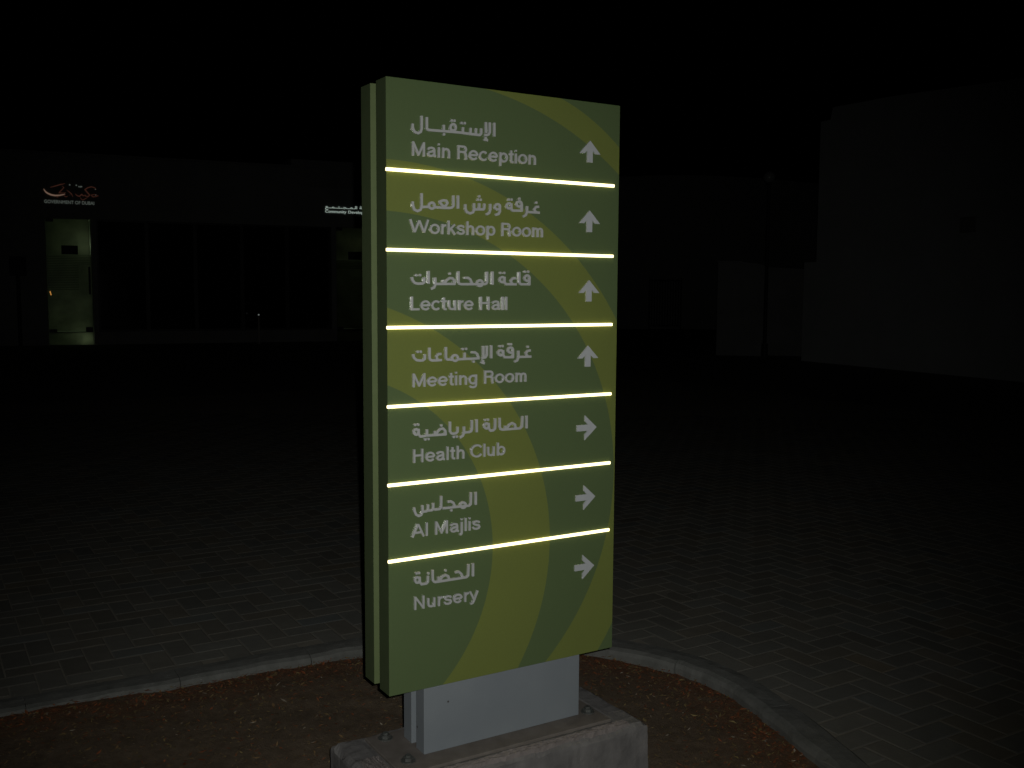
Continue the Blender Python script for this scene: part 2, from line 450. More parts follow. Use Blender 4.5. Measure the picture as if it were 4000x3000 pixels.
           [(.1341, .5039), (.1510, .5035), (.1560, .5084), (.1566, .5395)],
           [(.1600, .5044), (.2125, .5038), (.2434, .5031), (.2491, .5072), (.2499, .5403)],
           [(.1760, .5208), (.1861, .5215), (.1942, .5156), (.1999, .5037)],
           [(.2330, .5056), (.2324, .5027), (.2305, .5004), (.2277, .4991), (.2244, .4988), (.2211, .4998), (.2183, .5018), (.2165, .5045), (.2158, .5075), (.2165, .5103), (.2183, .5126), (.2211, .5140), (.2244, .5142), (.2277, .5133), (.2305, .5113), (.2324, .5086), (.2330, .5056)],
           [(.2650, .5400), (.2651, .5031)]],
     'd': [(.1877, .4959)],
     'cut': []},
    {'s': [[(.0898, .3130), (.0893, .3101), (.0878, .3079), (.0856, .3066), (.0829, .3064), (.0803, .3073), (.0781, .3093), (.0766, .3120), (.0761, .3150), (.0767, .3178), (.0781, .3201), (.0804, .3214), (.0830, .3216), (.0856, .3206), (.0878, .3186), (.0893, .3160), (.0898, .3130)],
           [(.0899, .3220), (.0906, .3065), (.0951, .3002), (.1099, .3002), (.1150, .3042), (.1155, .3210)],
           [(.1298, .3354), (.1298, .3075), (.1327, .3026), (.1377, .3001), (.2354, .2998), (.2412, .3038), (.2426, .3361)],
           [(.1474, .3137), (.1481, .3007)],
           [(.1508, .3007), (.1598, .3128), (.1699, .3155), (.1780, .3107), (.1811, .3010)],
           [(.1994, .3187), (.2107, .3189), (.2189, .3116), (.2247, .2996)],
           [(.2568, .3366), (.2569, .2987)]],
     'd': [(.0805, .3330), (.0883, .3327), (.1165, .3278), (.1699, .3282)],
     'cut': []},
)
HERR = (-0.0227, 2.2505)   # one corner of the herringbone

# ------------------------------------------------------------------ materials
M = {}
M['green'] = mottled('green_powder_coat', (.114, .152, .066), (.126, .164, .074), 30, .34, .05, .0004, .5)
M['edge'] = mottled('dark_green_return', (.062, .088, .040), (.070, .096, .045), 30, .40, .05, .0004, .4)  # green coat darkened for the side faces, shade put into the colour
def panel_material(base):
    m = mat('printed_green_panel', (.1, .1, .1), .17, .5)
    n = N(m)
    sep = n.new('ShaderNodeSeparateXYZ')
    n.put(sep.inputs[0], n.coord())
    X = n.math('ADD', sep.outputs[0], base[0])
    Z = n.math('ADD', sep.outputs[2], base[2] - .385)
    def inside(cx, cz, a, b):
        u = n.math('DIVIDE', n.math('SUBTRACT', X, cx), a)
        v = n.math('DIVIDE', n.math('SUBTRACT', Z, cz), b)
        d = n.math('ADD', n.math('MULTIPLY', u, u), n.math('MULTIPLY', v, v))
        return n.math('LESS_THAN', d, 1.0)
    def ring(o, i):
        return n.math('MULTIPLY', inside(*o), n.math('SUBTRACT', 1.0, inside(*i)))
    f = ring((.3274, 1.0364, .6499, .6499), (.1419, .679, .9822, .9822))
    f = n.math('MAXIMUM', f, ring((-.002, .548, .886, .892), (-.021, .553, .771, .755)))
    f = n.math('MAXIMUM', f, ring((-.265, .371, .783, .728), (-.198, .374, .521, .516)))
    col = n.mix(f, (.097, .142, .060), (.160, .194, .049))
    fine = n.ramp(n.noise(n.coord(), 160, 2), .2, .8)
    smear = n.ramp(n.noise(n.coord(), 3.5, 5, .65), .25, .75)
    col = n.mix(n.math('MULTIPLY', smear, .13), col, (.06, .07, .045))
    n.put(n.b.inputs['Base Color'], n.mix(n.math('MULTIPLY', fine, .10), col, (.05, .055, .03)))
    return m
M['letter'] = mottled('satin_grey_letters', (.365, .38, .375), (.405, .42, .415), 40, .17, 0, 0, .5)
M['arrow'] = mottled('satin_grey_arrows', (.395, .42, .435), (.435, .46, .475), 40, .35, 0, 0, .4)
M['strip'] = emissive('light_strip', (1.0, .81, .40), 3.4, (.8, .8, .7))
M['steel'] = mat('painted_grey_steel', (.2, .22, .23), .5, .4)
n = N(M['steel']); v = n.coord()
c = n.mix(n.ramp(n.noise(v, 7, 5), .3, .7), (.180, .205, .225), (.200, .226, .243))
sp = n.new('ShaderNodeTexVoronoi'); n.put(sp.inputs['Vector'], v); sp.inputs['Scale'].default_value = 17
speck = n.math('MULTIPLY', n.math('LESS_THAN', sp.outputs['Distance'], .055), n.math('GREATER_THAN', n.noise(v, 9, 2), .53))
n.put(n.b.inputs['Base Color'], n.mix(speck, c, (.05, .045, .04)))
M['plate'] = mottled('dirty_steel_plate', (.11, .098, .085), (.17, .155, .14), 14, .7, .3, .001)
M['bolt'] = mottled('galvanised_bolt', (.085, .095, .09), (.05, .05, .045), 60, .45, 0, 0, .5)
M['block'] = mottled('cast_concrete', (.105, .103, .102), (.185, .181, .176), 9, .9, .6, .004)
M['mortar'] = mottled('pinkish_mortar', (.155, .138, .130), (.22, .20, .19), 22, .95, .7, .004)
M['kerb'] = mottled('kerb_concrete', (.115, .120, .110), (.180, .186, .174), 13, .9, .6, .003)
M['soil'] = mottled('dry_soil', (.105, .078, .050), (.175, .135, .092), 26, 1, .8, .006)
n = N(M['soil'])
at = n.new('ShaderNodeAttribute'); at.attribute_name = 'leaf_dust'
src = n.b.inputs['Base Color'].links[0].from_socket
sc_ = n.mix(n.ramp(n.noise(n.coord(), 70, 4, .7), .35, .65), (.085, .040, .020), (.21, .095, .045))
n.put(n.b.inputs['Base Color'], n.mix(n.math('MULTIPLY', at.outputs['Fac'], n.ramp(n.noise(n.coord(), 12, 4), .25, .55)), src, sc_))
M['joint'] = mottled('sandy_joints', (.255, .241, .200), (.20, .19, .16), 30, 1)
def attr_mat(name, rough, bump, sc):
    m = mat(name, (.2, .2, .2), rough, .25)
    n = N(m)
    a = n.new('ShaderNodeAttribute'); a.attribute_name = 'tone'
    v = n.coord()
    f = n.math('MULTIPLY', n.ramp(n.noise(v, sc, 6, .65), .25, .75), .28)
    n.put(n.b.inputs['Base Color'], n.mix(f, a.outputs['Color'], (.06, .058, .05)))
    n.bump(n.noise(v, sc * 5, 4), bump, .002)
    return m
M['paver'] = attr_mat('paver_concrete', .9, .4, 14)
n = N(M['paver'])
src = n.b.inputs['Base Color'].links[0].from_socket
stain = n.ramp(n.noise(n.coord(), 1.3, 6, .62), .42, .72)
spot = n.new('ShaderNodeTexVoronoi'); n.put(spot.inputs['Vector'], n.coord()); spot.inputs['Scale'].default_value = .9
gum = n.math('LESS_THAN', spot.outputs['Distance'], .07)
n.put(n.b.inputs['Base Color'], n.mix(n.math('MAXIMUM', n.math('MULTIPLY', stain, .28), n.math('MULTIPLY', gum, .3)), src, (.05, .048, .04)))
M['litter'] = attr_mat('leaf_litter', .9, .1, 40)
M['wall'] = mottled('pale_render', (.25, .26, .245), (.31, .32, .305), 1.2, .9, .3, .004)
M['wall_b'] = mottled('white_render', (.43, .455, .45), (.51, .535, .53), .9, .9, .3, .004)
M['wall_c'] = mottled('grey_render', (.20, .205, .20), (.26, .265, .26), 1.5, .9, .3, .004)
M['plinth'] = mottled('grey_plinth', (.22, .22, .21), (.28, .28, .27), 2, .8)
M['glass'] = mat('dark_window_glass', (.012, .013, .014), .06, .5)
M['frame'] = mat('dark_aluminium', (.03, .03, .03), .5, .5)
M['dark'] = mat('black_painted_metal', (.02, .02, .02), .6, .4)
M['globe'] = mat('opal_globe', (.26, .28, .27), .25, .5)
M['room'] = mottled('green_white_interior', (.42, .5, .36), (.5, .58, .44), 2, .9)
def frosted():
    m = bpy.data.materials.new('frosted_glass')
    m.use_nodes = True
    t = m.node_tree
    b = t.nodes['Principled BSDF']
    b.inputs['Base Color'].default_value = (.05, .055, .05, 1)
    b.inputs['Roughness'].default_value = .25
    tr = t.nodes.new('ShaderNodeBsdfTranslucent')
    n = N(m)
    v = n.coord()
    sep = n.new('ShaderNodeSeparateXYZ'); n.put(sep.inputs[0], v)
    # etched horizontal film lines across the middle of the pane
    zz = sep.outputs[2]
    band = n.math('MULTIPLY', n.math('GREATER_THAN', zz, 1.47), n.math('LESS_THAN', zz, 2.43))
    wav = n.math('GREATER_THAN', n.math('FRACT', n.math('MULTIPLY', zz, 1 / .046)), .5)
    side = n.math('LESS_THAN', sep.outputs[0], .29)
    top = n.math('GREATER_THAN', zz, 2.18)
    film = n.math('MULTIPLY', n.math('MULTIPLY', band, wav), n.math('MAXIMUM', side, top))
    blot = n.ramp(n.noise(v, 2.2, 3), .3, .75)
    c1 = n.mix(blot, (.42, .45, .37), (.66, .69, .58))
    n.put(tr.inputs['Color'], n.mix(film, c1, (.30, .34, .26)))
    mx = t.nodes.new('ShaderNodeMixShader'); mx.inputs[0].default_value = .85
    t.links.new(b.outputs[0], mx.inputs[1]); t.links.new(tr.outputs[0], mx.inputs[2])
    t.links.new(mx.outputs[0], t.nodes['Material Output'].inputs[0])
    return m
M['frost'] = frosted()

# ------------------------------------------------------------------ planting bed outline and kerb
def closed_spline(pts, step):
    out = []
    n = len(pts)
    for i in range(n):
        p0, p1, p2, p3 = (np.array(pts[(i + k) % n], float) for k in (-1, 0, 1, 2))
        m = max(2, int(np.hypot(*(p2 - p1)) / step))
        for t in np.arange(m) / m:
            out.append(.5 * (2 * p1 + (p2 - p0) * t + (2 * p0 - 5 * p1 + 4 * p2 - p3) * t * t + (3 * p1 - p0 - 3 * p2 + p3) * t ** 3))
    return np.array(out)
BED = closed_spline([(-2.3, 1.43), (-1.6, 1.42), (-.86, 1.408), (-.2, 1.395), (.5, 1.372), (.9, 1.27), (1.2, 1.06), (1.40, .81), (1.52, .54),
    (1.525, .27), (1.46, -.01), (1.38, -.26), (1.25, -.6), (.95, -1.1), (.4, -1.5), (-.4, -1.7), (-1.4, -1.7), (-2.2, -1.4), (-2.75, -.6), (-2.85, .6)], .04)
tan = np.roll(BED, -1, 0) - np.roll(BED, 1, 0)
tan /= np.linalg.norm(tan, axis=1)[:, None]
OUTN = np.stack([-tan[:, 1], tan[:, 0]], 1)                 # outline runs clockwise: left of travel is outside
KW = .125
OUTER = BED + OUTN * KW
def inside_poly(px, py, poly):
    r = np.zeros(px.shape, bool)
    x, y = poly[:, 0], poly[:, 1]
    x2, y2 = np.roll(x, -1), np.roll(y, -1)
    for a, b, c, d in zip(x, y, x2, y2):
        if b == d: continue
        k = ((b > py) != (d > py)) & (px < (c - a) * (py - b) / (d - b) + a)
        r ^= k
    return r

# large ground sheet far below everything, with the bed hole left to the sheet above
bm = bmesh.new()
bmesh.ops.create_grid(bm, x_segments=1, y_segments=1, size=300)
for v in bm.verts: v.co.z = -.16
tag(obj('ground', bm, mottled('compacted_ground', (.10, .09, .07), (.14, .13, .10), 3, 1)), kind='structure')

# sandy bedding of the paving: a sheet with a hole for the bed
def ring_sheet(name, inner, outer, z, material):
    bm = bmesh.new()
    a = [bm.verts.new((p[0], p[1], z)) for p in inner]
    b = [bm.verts.new((p[0], p[1], z)) for p in outer]
    es = [bm.edges.new((a[i], a[(i + 1) % len(a)])) for i in range(len(a))] + [bm.edges.new((b[i], b[(i + 1) % len(b)])) for i in range(len(b))]
    bmesh.ops.triangle_fill(bm, edges=es, use_beauty=True, normal=(0, 0, 1))
    return obj(name, bm, material)
MID = BED + OUTN * KW * .5
X0, X1, Y0_, Y1 = -6.0, 10.0, -4.0, 12.0
o = ring_sheet('sand_joints', MID, [(X0, Y0_), (X1, Y0_), (X1, Y1), (X0, Y1)], -.0022, M['joint'])
tag(o, kind='structure')
# plain paving beyond the modelled blocks
o = ring_sheet('paved_yard', [(X0, Y0_), (X1, Y0_), (X1, Y1), (X0, Y1)], [(-60, -40), (90, -40), (90, 90), (-60, 90)], -.0035,
    mottled('distant_paving', (.150, .148, .128), (.19, .186, .164), 4, .9))
tag(o, kind='structure')

# herringbone blocks
U = .0985
OX, OY = HERR
bricks = []
for k in range(-120, 200):
    for m in range(-80, 80):
        bx, by = k + 4 * m, k
        bricks.append((OX + bx * U, OY + (by - 1) * U, 2 * U, U))
        bricks.append((OX + (bx + 2) * U, OY + (by - 2) * U, U, 2 * U))
B = np.array(bricks)
cx, cy = B[:, 0] + B[:, 2] / 2, B[:, 1] + B[:, 3] / 2
keep = (cx > X0 + .1) & (cx < X1 - .1) & (cy > Y0_ + .1) & (cy < Y1 - .1)
# only what the camera side of the yard can show
fw = (cx - CAM.x) * -AZ.x + (cy - CAM.y) * -AZ.y
sd = (cx - CAM.x) * AX.x + (cy - CAM.y) * AX.y
keep &= (fw > -.6) & (fw < 12) & (np.abs(sd) < 1.2 + .75 * np.maximum(fw, 0))
keep &= ~inside_poly(cx, cy, BED + OUTN * KW * .8)
B = B[keep]
nb = len(B)
V = np.zeros((nb, 8, 3)); g = .0024; ch = .005
z = rng.normal(0, .0005, nb)
sx, sy = rng.normal(0, .003, nb), rng.normal(0, .003, nb)
for j, (a, b) in enumerate(((0, 0), (1, 0), (1, 1), (0, 1))):
    for lvl, (ins, dz) in enumerate(((g, -.0016), (g + ch, 0.0))):
        xx = B[:, 0] + (ins if a == 0 else B[:, 2] - ins)
        yy = B[:, 1] + (ins if b == 0 else B[:, 3] - ins)
        V[:, j + 4 * lvl, 0] = xx
        V[:, j + 4 * lvl, 1] = yy
        V[:, j + 4 * lvl, 2] = z + dz + (xx - B[:, 0]) * sx + (yy - B[:, 1]) * sy
F = np.array([[4, 5, 6, 7], [0, 1, 5, 4], [1, 2, 6, 5], [2, 3, 7, 6], [3, 0, 4, 7]])
faces = (F[None] + (np.arange(nb) * 8)[:, None, None]).reshape(-1, 4)
me = bpy.data.meshes.new('paving')
me.from_pydata(V.reshape(-1, 3).tolist(), [], faces.tolist())
bxy = np.stack([B[:, 0] + B[:, 2] / 2, B[:, 1] + B[:, 3] / 2], 1)
dk = np.sqrt(((bxy[:, None, :] - OUTER[None]) ** 2).sum(2)).min(1)          # sand swept over the blocks next to the kerb
dusty = (.85 * np.exp(-(dk / .17) ** 2))[:, None]
tone = rng.normal(1, .075, nb)[:, None] * (np.array([.172, .171, .148]) + rng.normal(0, .006, (nb, 1)) * np.array([1, 0, -1]))
tone = tone * (1 - dusty) + dusty * np.array([.214, .214, .188])
ca = me.color_attributes.new('tone', 'FLOAT_COLOR', 'POINT')
ca.data.foreach_set('color', np.concatenate([np.repeat(np.clip(tone, .03, .5), 8, 0), np.ones((nb * 8, 1))], 1).ravel())
tag(link('paving', me, M['paver']), kind='structure')

# kerb stones with worn edges, one run round the bed
bm = bmesh.new()
n = len(BED)
acc, start = 0.0, 0
seg = np.linalg.norm(np.roll(BED, -1, 0) - BED, axis=1)
def kerb_run(i0, i1):
    rows = []
    dz = random.uniform(-.002, .003); dn = random.uniform(-.006, .006)
    for i in range(i0, i1 + 1):
        p, q = BED[i % n], OUTN[i % n]
        t = .0012 if i == i0 else (-.0012 if i == i1 else 0)
        p = p + tan[i % n] * t
        w = dn + noise.noise((p[0] * 5, p[1] * 5, 1)) * .014 + noise.noise((p[0] * 17, p[1] * 17, 2)) * .007
        w2 = noise.noise((p[0] * 6, p[1] * 6, 5)) * .006
        prof = [(.004 + w * .5, -.13), (w, -.02), (.007 + w, -.004 + dz), (.026 + w, .005 + dz), (KW * .6, .008 + dz + w2 * .3), (KW - .012 + w2, .007 + dz), (KW + w2, .000), (KW + w2, -.05)]
        rows.append([bm.verts.new((p[0] + q[0] * d, p[1] + q[1] * d, zz + noise.noise((p[0] * 24, p[1] * 24, d * 60)) * .0025)) for d, zz in prof])
    for a, b in zip(rows, rows[1:]):
        for j in range(len(a) - 1):
            bm.faces.new((a[j], a[j + 1], b[j + 1], b[j]))
    bm.faces.new(rows[0]); bm.faces.new(rows[-1][::-1])
for i in range(n):
    acc += seg[i]
    if acc > .50 or i == n - 1:
        kerb_run(start, i + 1)
        start, acc = i + 1, 0.0
tag(obj('kerb', bm, M['kerb']), kind='structure')

# soil of the bed
def soil_z(x, y):
    return -.030 - .015 * min(1, max(-.8, x)) + .012 * noise.noise((x * 2.2, y * 2.2, 0)) + .006 * noise.noise((x * 9, y * 9, 3)) + .004 * noise.noise((x * 30, y * 30, 7))
bm = bmesh.new()
st = .03
gx = np.arange(-3.0, 1.75, st); gy = np.arange(-1.9, 1.6, st)
GX, GY = np.meshgrid(gx, gy, indexing='ij')
inn = inside_poly(GX, GY, MID)
vid = {}
def gv(i, j):
    if (i, j) not in vid:
        vid[i, j] = bm.verts.new((gx[i], gy[j], soil_z(gx[i], gy[j])))
    return vid[i, j]
for i in range(len(gx) - 1):
    for j in range(len(gy) - 1):
        if inn[i:i + 2, j:j + 2].any():
            bm.faces.new((gv(i, j), gv(i + 1, j), gv(i + 1, j + 1), gv(i, j + 1)))
so = tag(obj('soil', bm, M['soil'], smooth=True), kind='structure')
sv = np.array([v.co[:2] for v in so.data.vertices])
sd_ = np.concatenate([np.sqrt(((c_[:, None] - BED[None]) ** 2).sum(2)).min(1) for c_ in np.array_split(sv, 20)])
sa = so.data.attributes.new('leaf_dust', 'FLOAT', 'POINT')
sa.data.foreach_set('value', np.exp(-(sd_ / .17) ** 1.5))

# dry leaves and chips lying on the soil, thicker and redder along the kerb
vs_, fs_, cs_ = [], [], []
cnt = 0
from mathutils.kdtree import KDTree
kd = KDTree(len(BED))
for i, p in enumerate(BED): kd.insert((p[0], p[1], 0), i)
kd.balance()
tries = 0
poly_in = BED - OUTN * .012
while cnt < 20000 and tries < 150000:
    tries += 1
    x, y = random.uniform(-2.2, 1.55), random.uniform(-.9, 1.42)
    d = kd.find((x, y, 0))[2]
    edge = math.exp(-d / .11)
    if random.random() > .22 + 1.3 * edge: continue
    if not inside_poly(np.array([x]), np.array([y]), poly_in)[0]: continue
    if -.09 < x < .79 and -.14 < y < .22: continue
    L = random.uniform(.006, .022) * (1.5 if random.random() < .12 else 1)
    W = L * random.uniform(.12, .45)
    a = random.uniform(0, 6.283)
    zc = soil_z(x, y) + random.uniform(.001, .007) + edge * random.uniform(0, .016)
    tx, ty = math.cos(a), math.sin(a)
    tilt = random.uniform(-.35, .35); curl = random.uniform(-.3, .3) * W
    q = [(x - tx * L / 2, y - ty * L / 2, zc - tilt * L / 2), (x + ty * W / 2, y - tx * W / 2, zc + curl), (x + tx * L / 2, y + ty * L / 2, zc + tilt * L / 2), (x - ty * W / 2, y + tx * W / 2, zc + curl * .3)]
    k = len(vs_)
    vs_ += q
    fs_.append((k, k + 1, k + 2)); fs_.append((k, k + 2, k + 3))
    r = random.random()
    if r < .20 + .6 * edge: col = (.34, .105, .038)
    elif r < .70: col = (.24, .155, .07)
    elif r < .97: col = (.29, .22, .09)
    else: col = (.46, .40, .30)
    f = random.uniform(.5, 1.15)
    cs_ += [(col[0] * f, col[1] * f, col[2] * f, 1)] * 4
    cnt += 1
me = bpy.data.meshes.new('leaf_litter')
me.from_pydata(vs_, [], fs_)
ca = me.color_attributes.new('tone', 'FLOAT_COLOR', 'POINT')
ca.data.foreach_set('color', np.array(cs_).ravel())
tag(link('leaf_litter', me, M['litter']), 'dry brown and reddish leaf litter covering the planting bed', 'leaf litter', kind='stuff')

# ------------------------------------------------------------------ concrete plinth under the sign
SB = (.353, .05, .19)
pl = thing('concrete_plinth', 'rough grey concrete block footing under the green directional sign', 'plinth', (.353, .04, -.05))
bm = bmesh.new()
nx, ny = 60, 26
bx0, bx1, by0, by1, zt = -.085, .786, -.138, .214, .19
rows = []
def rough(x, y, z, s=1.0):
    return s * (.006 * noise.noise((x * 11, y * 11, z * 11)) + .003 * noise.noise((x * 40, y * 40, z * 40 + 4)))
def superpt(u, w):                                 # rounded rectangle top
    return bx0 + (bx1 - bx0) * u, by0 + (by1 - by0) * w
grid = []
for i in range(nx + 1):
    r = []
    for j in range(ny + 1):
        x, y = superpt(i / nx, j / ny)
        e = min(x - bx0, bx1 - x, y - by0, by1 - y)
        ed = max(0, 1 - e / .018)
        zz = zt - .001 - .010 * ed * ed + rough(x, y, 0) * (.35 + .8 * min(1, max(0, 1 - e / .05)))
        if .0 < x < .70 and -.075 < y < .185: zz = min(zz, zt - .004)
        chip = max(0, noise.noise((x * 16, y * 16, 9)) - .25) * ed
        r.append(bm.verts.new((x + rough(x, y, 1, .6) * ed, y + rough(y, x, 2, .6) * ed, zz - chip * .03)))
    grid.append(r)
for i in range(nx):
    for j in range(ny):
        bm.faces.new((grid[i][j], grid[i + 1][j], grid[i + 1][j + 1], grid[i][j + 1]))
per = [grid[i][0] for i in range(nx + 1)] + [grid[nx][j] for j in range(1, ny + 1)] + [grid[i][ny] for i in range(nx - 1, -1, -1)] + [grid[0][j] for j in range(ny - 1, 0, -1)]
prev = per
for lv in range(1, 31):
    zz = zt - .010 - lv * .0091
    cur = []
    for v in per:
        x, y = v.co.x, v.co.y
        nxn = (-1 if abs(x - bx0) < .012 else (1 if abs(x - bx1) < .012 else 0))
        nyn = (-1 if abs(y - by0) < .012 else (1 if abs(y - by1) < .012 else 0))
        k = .0022 * noise.noise((x * 14, y * 14, zz * 14)) + .0010 * noise.noise((x * 50, y * 50, zz * 50)) + .004 * noise.noise((x * 4, y * 4, zz * 4)) + .002
        cur.append(bm.verts.new((x + nxn * k, y + nyn * k, zz)))
    for i in range(len(per)):
        bm.faces.new((prev[i], prev[(i + 1) % len(per)], cur[(i + 1) % len(per)], cur[i]))
    prev = cur
obj('block', bm, M['block'], pl, (.353, .04, -.05), smooth=False)
bm = bmesh.new()                                    # mortar smeared over the near-left corner
for (mx0, mx1, my0, my1) in ((-.066, -.006, -.128, .072), (-.004, .735, -.128, -.098)):
    a, b = 14, 14
    if mx1 - mx0 > .3: a = 60
    vv = [[bm.verts.new((mx0 + (mx1 - mx0) * i / a + rough(i * .31, j * .2, 5, .5), my0 + (my1 - my0) * j / b + rough(j * .3, i * .13, 6, .5),
          zt + (.007 if 0 < i < a and 0 < j < b else -.008) + rough(i * .07, j * .06, 7, .7))) for j in range(b + 1)] for i in range(a + 1)]
    for i in range(a):
        for j in range(b):
            bm.faces.new((vv[i][j], vv[i + 1][j], vv[i + 1][j + 1], vv[i][j + 1]))
obj('mortar', bm, M['mortar'], pl, (.353, .04, -.05))

# ------------------------------------------------------------------ the directional sign
sign = thing('directional_sign', 'tall green directional sign with lit white lines and arrows', 'sign', SB)
PW_, PH, PZ = .7543, 1.65, .385
T, G = .0648, .0362
M['panel'] = panel_material(SB)
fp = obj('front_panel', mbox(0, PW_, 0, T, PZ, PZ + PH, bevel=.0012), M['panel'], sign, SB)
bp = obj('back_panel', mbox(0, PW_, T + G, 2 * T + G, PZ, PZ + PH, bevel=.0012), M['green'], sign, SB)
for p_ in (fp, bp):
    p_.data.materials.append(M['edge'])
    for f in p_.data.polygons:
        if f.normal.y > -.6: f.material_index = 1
obj('spacer', mbox(.09, PW_ - .09, T, T + G, PZ + .05, PZ + PH - .05), M['frame'], sign, SB)
zb = .1945
obj('post', mbox(.1054, .6316, .0022, .0527, zb, PZ + .02, bevel=.001), M['steel'], sign, SB)
obj('post', mbox(.1054, .6316, .0833, .1338, zb, PZ + .02, bevel=.001), M['steel'], sign, SB)
obj('post_spacer', mbox(.155, .582, .0527, .0833, zb, PZ + .015), M['frame'], sign, SB)
base = obj('base_plate', mbox(.004, .70, -.072, .186, .183, zb, bevel=.002), M['plate'], sign, SB)
for (x, y) in ((.055, .152), (.052, -.008), (.668, .006), (.668, .152)):
    bm = bmesh.new()
    cyl(bm, x, y, zb, zb + .003, .021, 20)
    cyl(bm, x, y, zb + .003, zb + .012, .0145, 6)
    cyl(bm, x, y, zb + .012, zb + .018, .008, 12)
    obj('anchor_bolt', bm, M['bolt'], base, SB)
# light strips
SZ = (1.4140, 1.2070, 1.0034, .7938, .5828, .3752)
for z_ in SZ:
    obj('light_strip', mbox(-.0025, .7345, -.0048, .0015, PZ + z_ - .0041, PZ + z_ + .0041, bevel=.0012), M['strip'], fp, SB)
# raised lettering
ROWS = (('Main Reception', .0708, .4564, 1.4533, 1.4560), ('Workshop Room', .0657, .4837, 1.2513, 1.2545), ('Lecture Hall', .0654, .3643, 1.0483, 1.0483),
        ('Meeting Room', .0703, .4313, .8428, .8433), ('Health Club', .0705, .3586, .6380, .6370), ('Al Majlis', .0692, .2779, .4335, .4315), ('Nursery', .0719, .2711, .2311, .2285))
for r_, (txt, x0, x1, b0, b1) in enumerate(ROWS):
    for word, st in line_words(txt, x0, x1, PZ + b0, .0372, (b1 - b0) / (x1 - x0)):
        me = stroke_mesh(st, [], 'english_word', .0029, .003, .006, -.0025, res=.0004, bevel=.0004)
        tag(link('english_word', me, M['letter'], fp, SB), 'raised grey word "%s"' % word)
    A = ARABIC[r_]
    cuts = [-1] + A['cut'] + [9]
    for c0, c1 in zip(cuts, cuts[1:]):
        st = [[(q[0], q[1] + PZ) for q in s] for s in A['s'] if c0 < sum(q[0] for q in s) / len(s) < c1]
        dt = [(q[0], q[1] + PZ) for q in A['d'] if c0 < q[0] < c1]
        me = stroke_mesh(st, dt, 'arabic_word', .0034, .0035, .006, -.0025, bevel=.0004)
        tag(link('arabic_word', me, M['letter'], fp, SB), 'raised grey Arabic word in the line above "%s"' % txt)
AR = [(0, .5), (.5, -.10), (.27, -.10), (.125, .055), (.125, -.5), (-.125, -.5), (-.125, .055), (-.27, -.10), (-.5, -.10)]
for k, (ax, az) in enumerate(((.6440, 1.5075), (.6455, 1.3065), (.6465, 1.1035), (.6455, .9105), (.6445, .6965), (.6435, .4855), (.6425, .2725))):
    s = .0745 if k < 4 else .0725
    h = .0625 if k < 4 else .0715
    pts = [(x * s, y * h) for x, y in AR]
    if k >= 4: pts = [(y / h * s * .98, -x / s * h * 1.04) for x, y in pts]
    bm = bmesh.new()
    prism(bm, [(ax + x, PZ + az + z_) for x, z_ in pts], -.0045, .0005)
    bmesh.ops.recalc_face_normals(bm, faces=bm.faces[:])
    obj('arrow', bm, M['arrow'], fp, SB)

# ------------------------------------------------------------------ building with the two glass doors
lb = thing('office_building', 'long low pale building with two frosted glass doors, left background', 'building', (2.73, 27.1, 0), math.atan2(-.125, 1))
bm = bmesh.new()
DEP = 5.0
box(bm, -14, 6.34, 0, DEP, 3.41, 5.10)                # fascia and parapet
box(bm, 6.342, 16, 0, DEP, 3.41, 4.55)
box(bm, 6.342, 16, 1.2, DEP, 4.551, 5.5)
box(bm, -14, -.515, 0, DEP, .35, 3.409)               # wall left of the door
box(bm, .64, .76, .0, .5, .35, 3.409)                 # jamb
box(bm, 7.26, 7.41, .0, .5, .35, 3.409)
box(bm, 8.62, 16, 0, DEP, .35, 3.409)
box(bm, .76, 7.26, 1.6, 1.7, .35, 3.409)
obj('wall', bm, M['wall'], lb)
bm = bmesh.new()
box(bm, -14, -.515, -.03, .5, -.05, .349)
box(bm, .64, 7.41, -.03, .5, -.05, .349)
box(bm, 8.62, 16, -.03, .5, -.05, .349)
obj('plinth', bm, M['plinth'], lb)
obj('coping', mbox(-14.02, 6.36, -.05, .25, 5.101, 5.16), M['plinth'], lb)
for k in range(5):
    a0, a1 = .76 + k * 1.3, .76 + (k + 1) * 1.3
    w = obj('window', mbox(a0 + .05, a1 - .05, .14, .16, .40, 3.36), M['glass'], lb)
    bm = bmesh.new()
    for q in ((a0, a0 + .05, .35, 3.409), (a1 - .05, a1, .35, 3.409), (a0 + .05, a1 - .05, .35, .40), (a0 + .05, a1 - .05, 3.36, 3.409)):
        box(bm, q[0], q[1], .10, .20, q[2], q[3])
    obj('frame', bm, M['frame'], w)
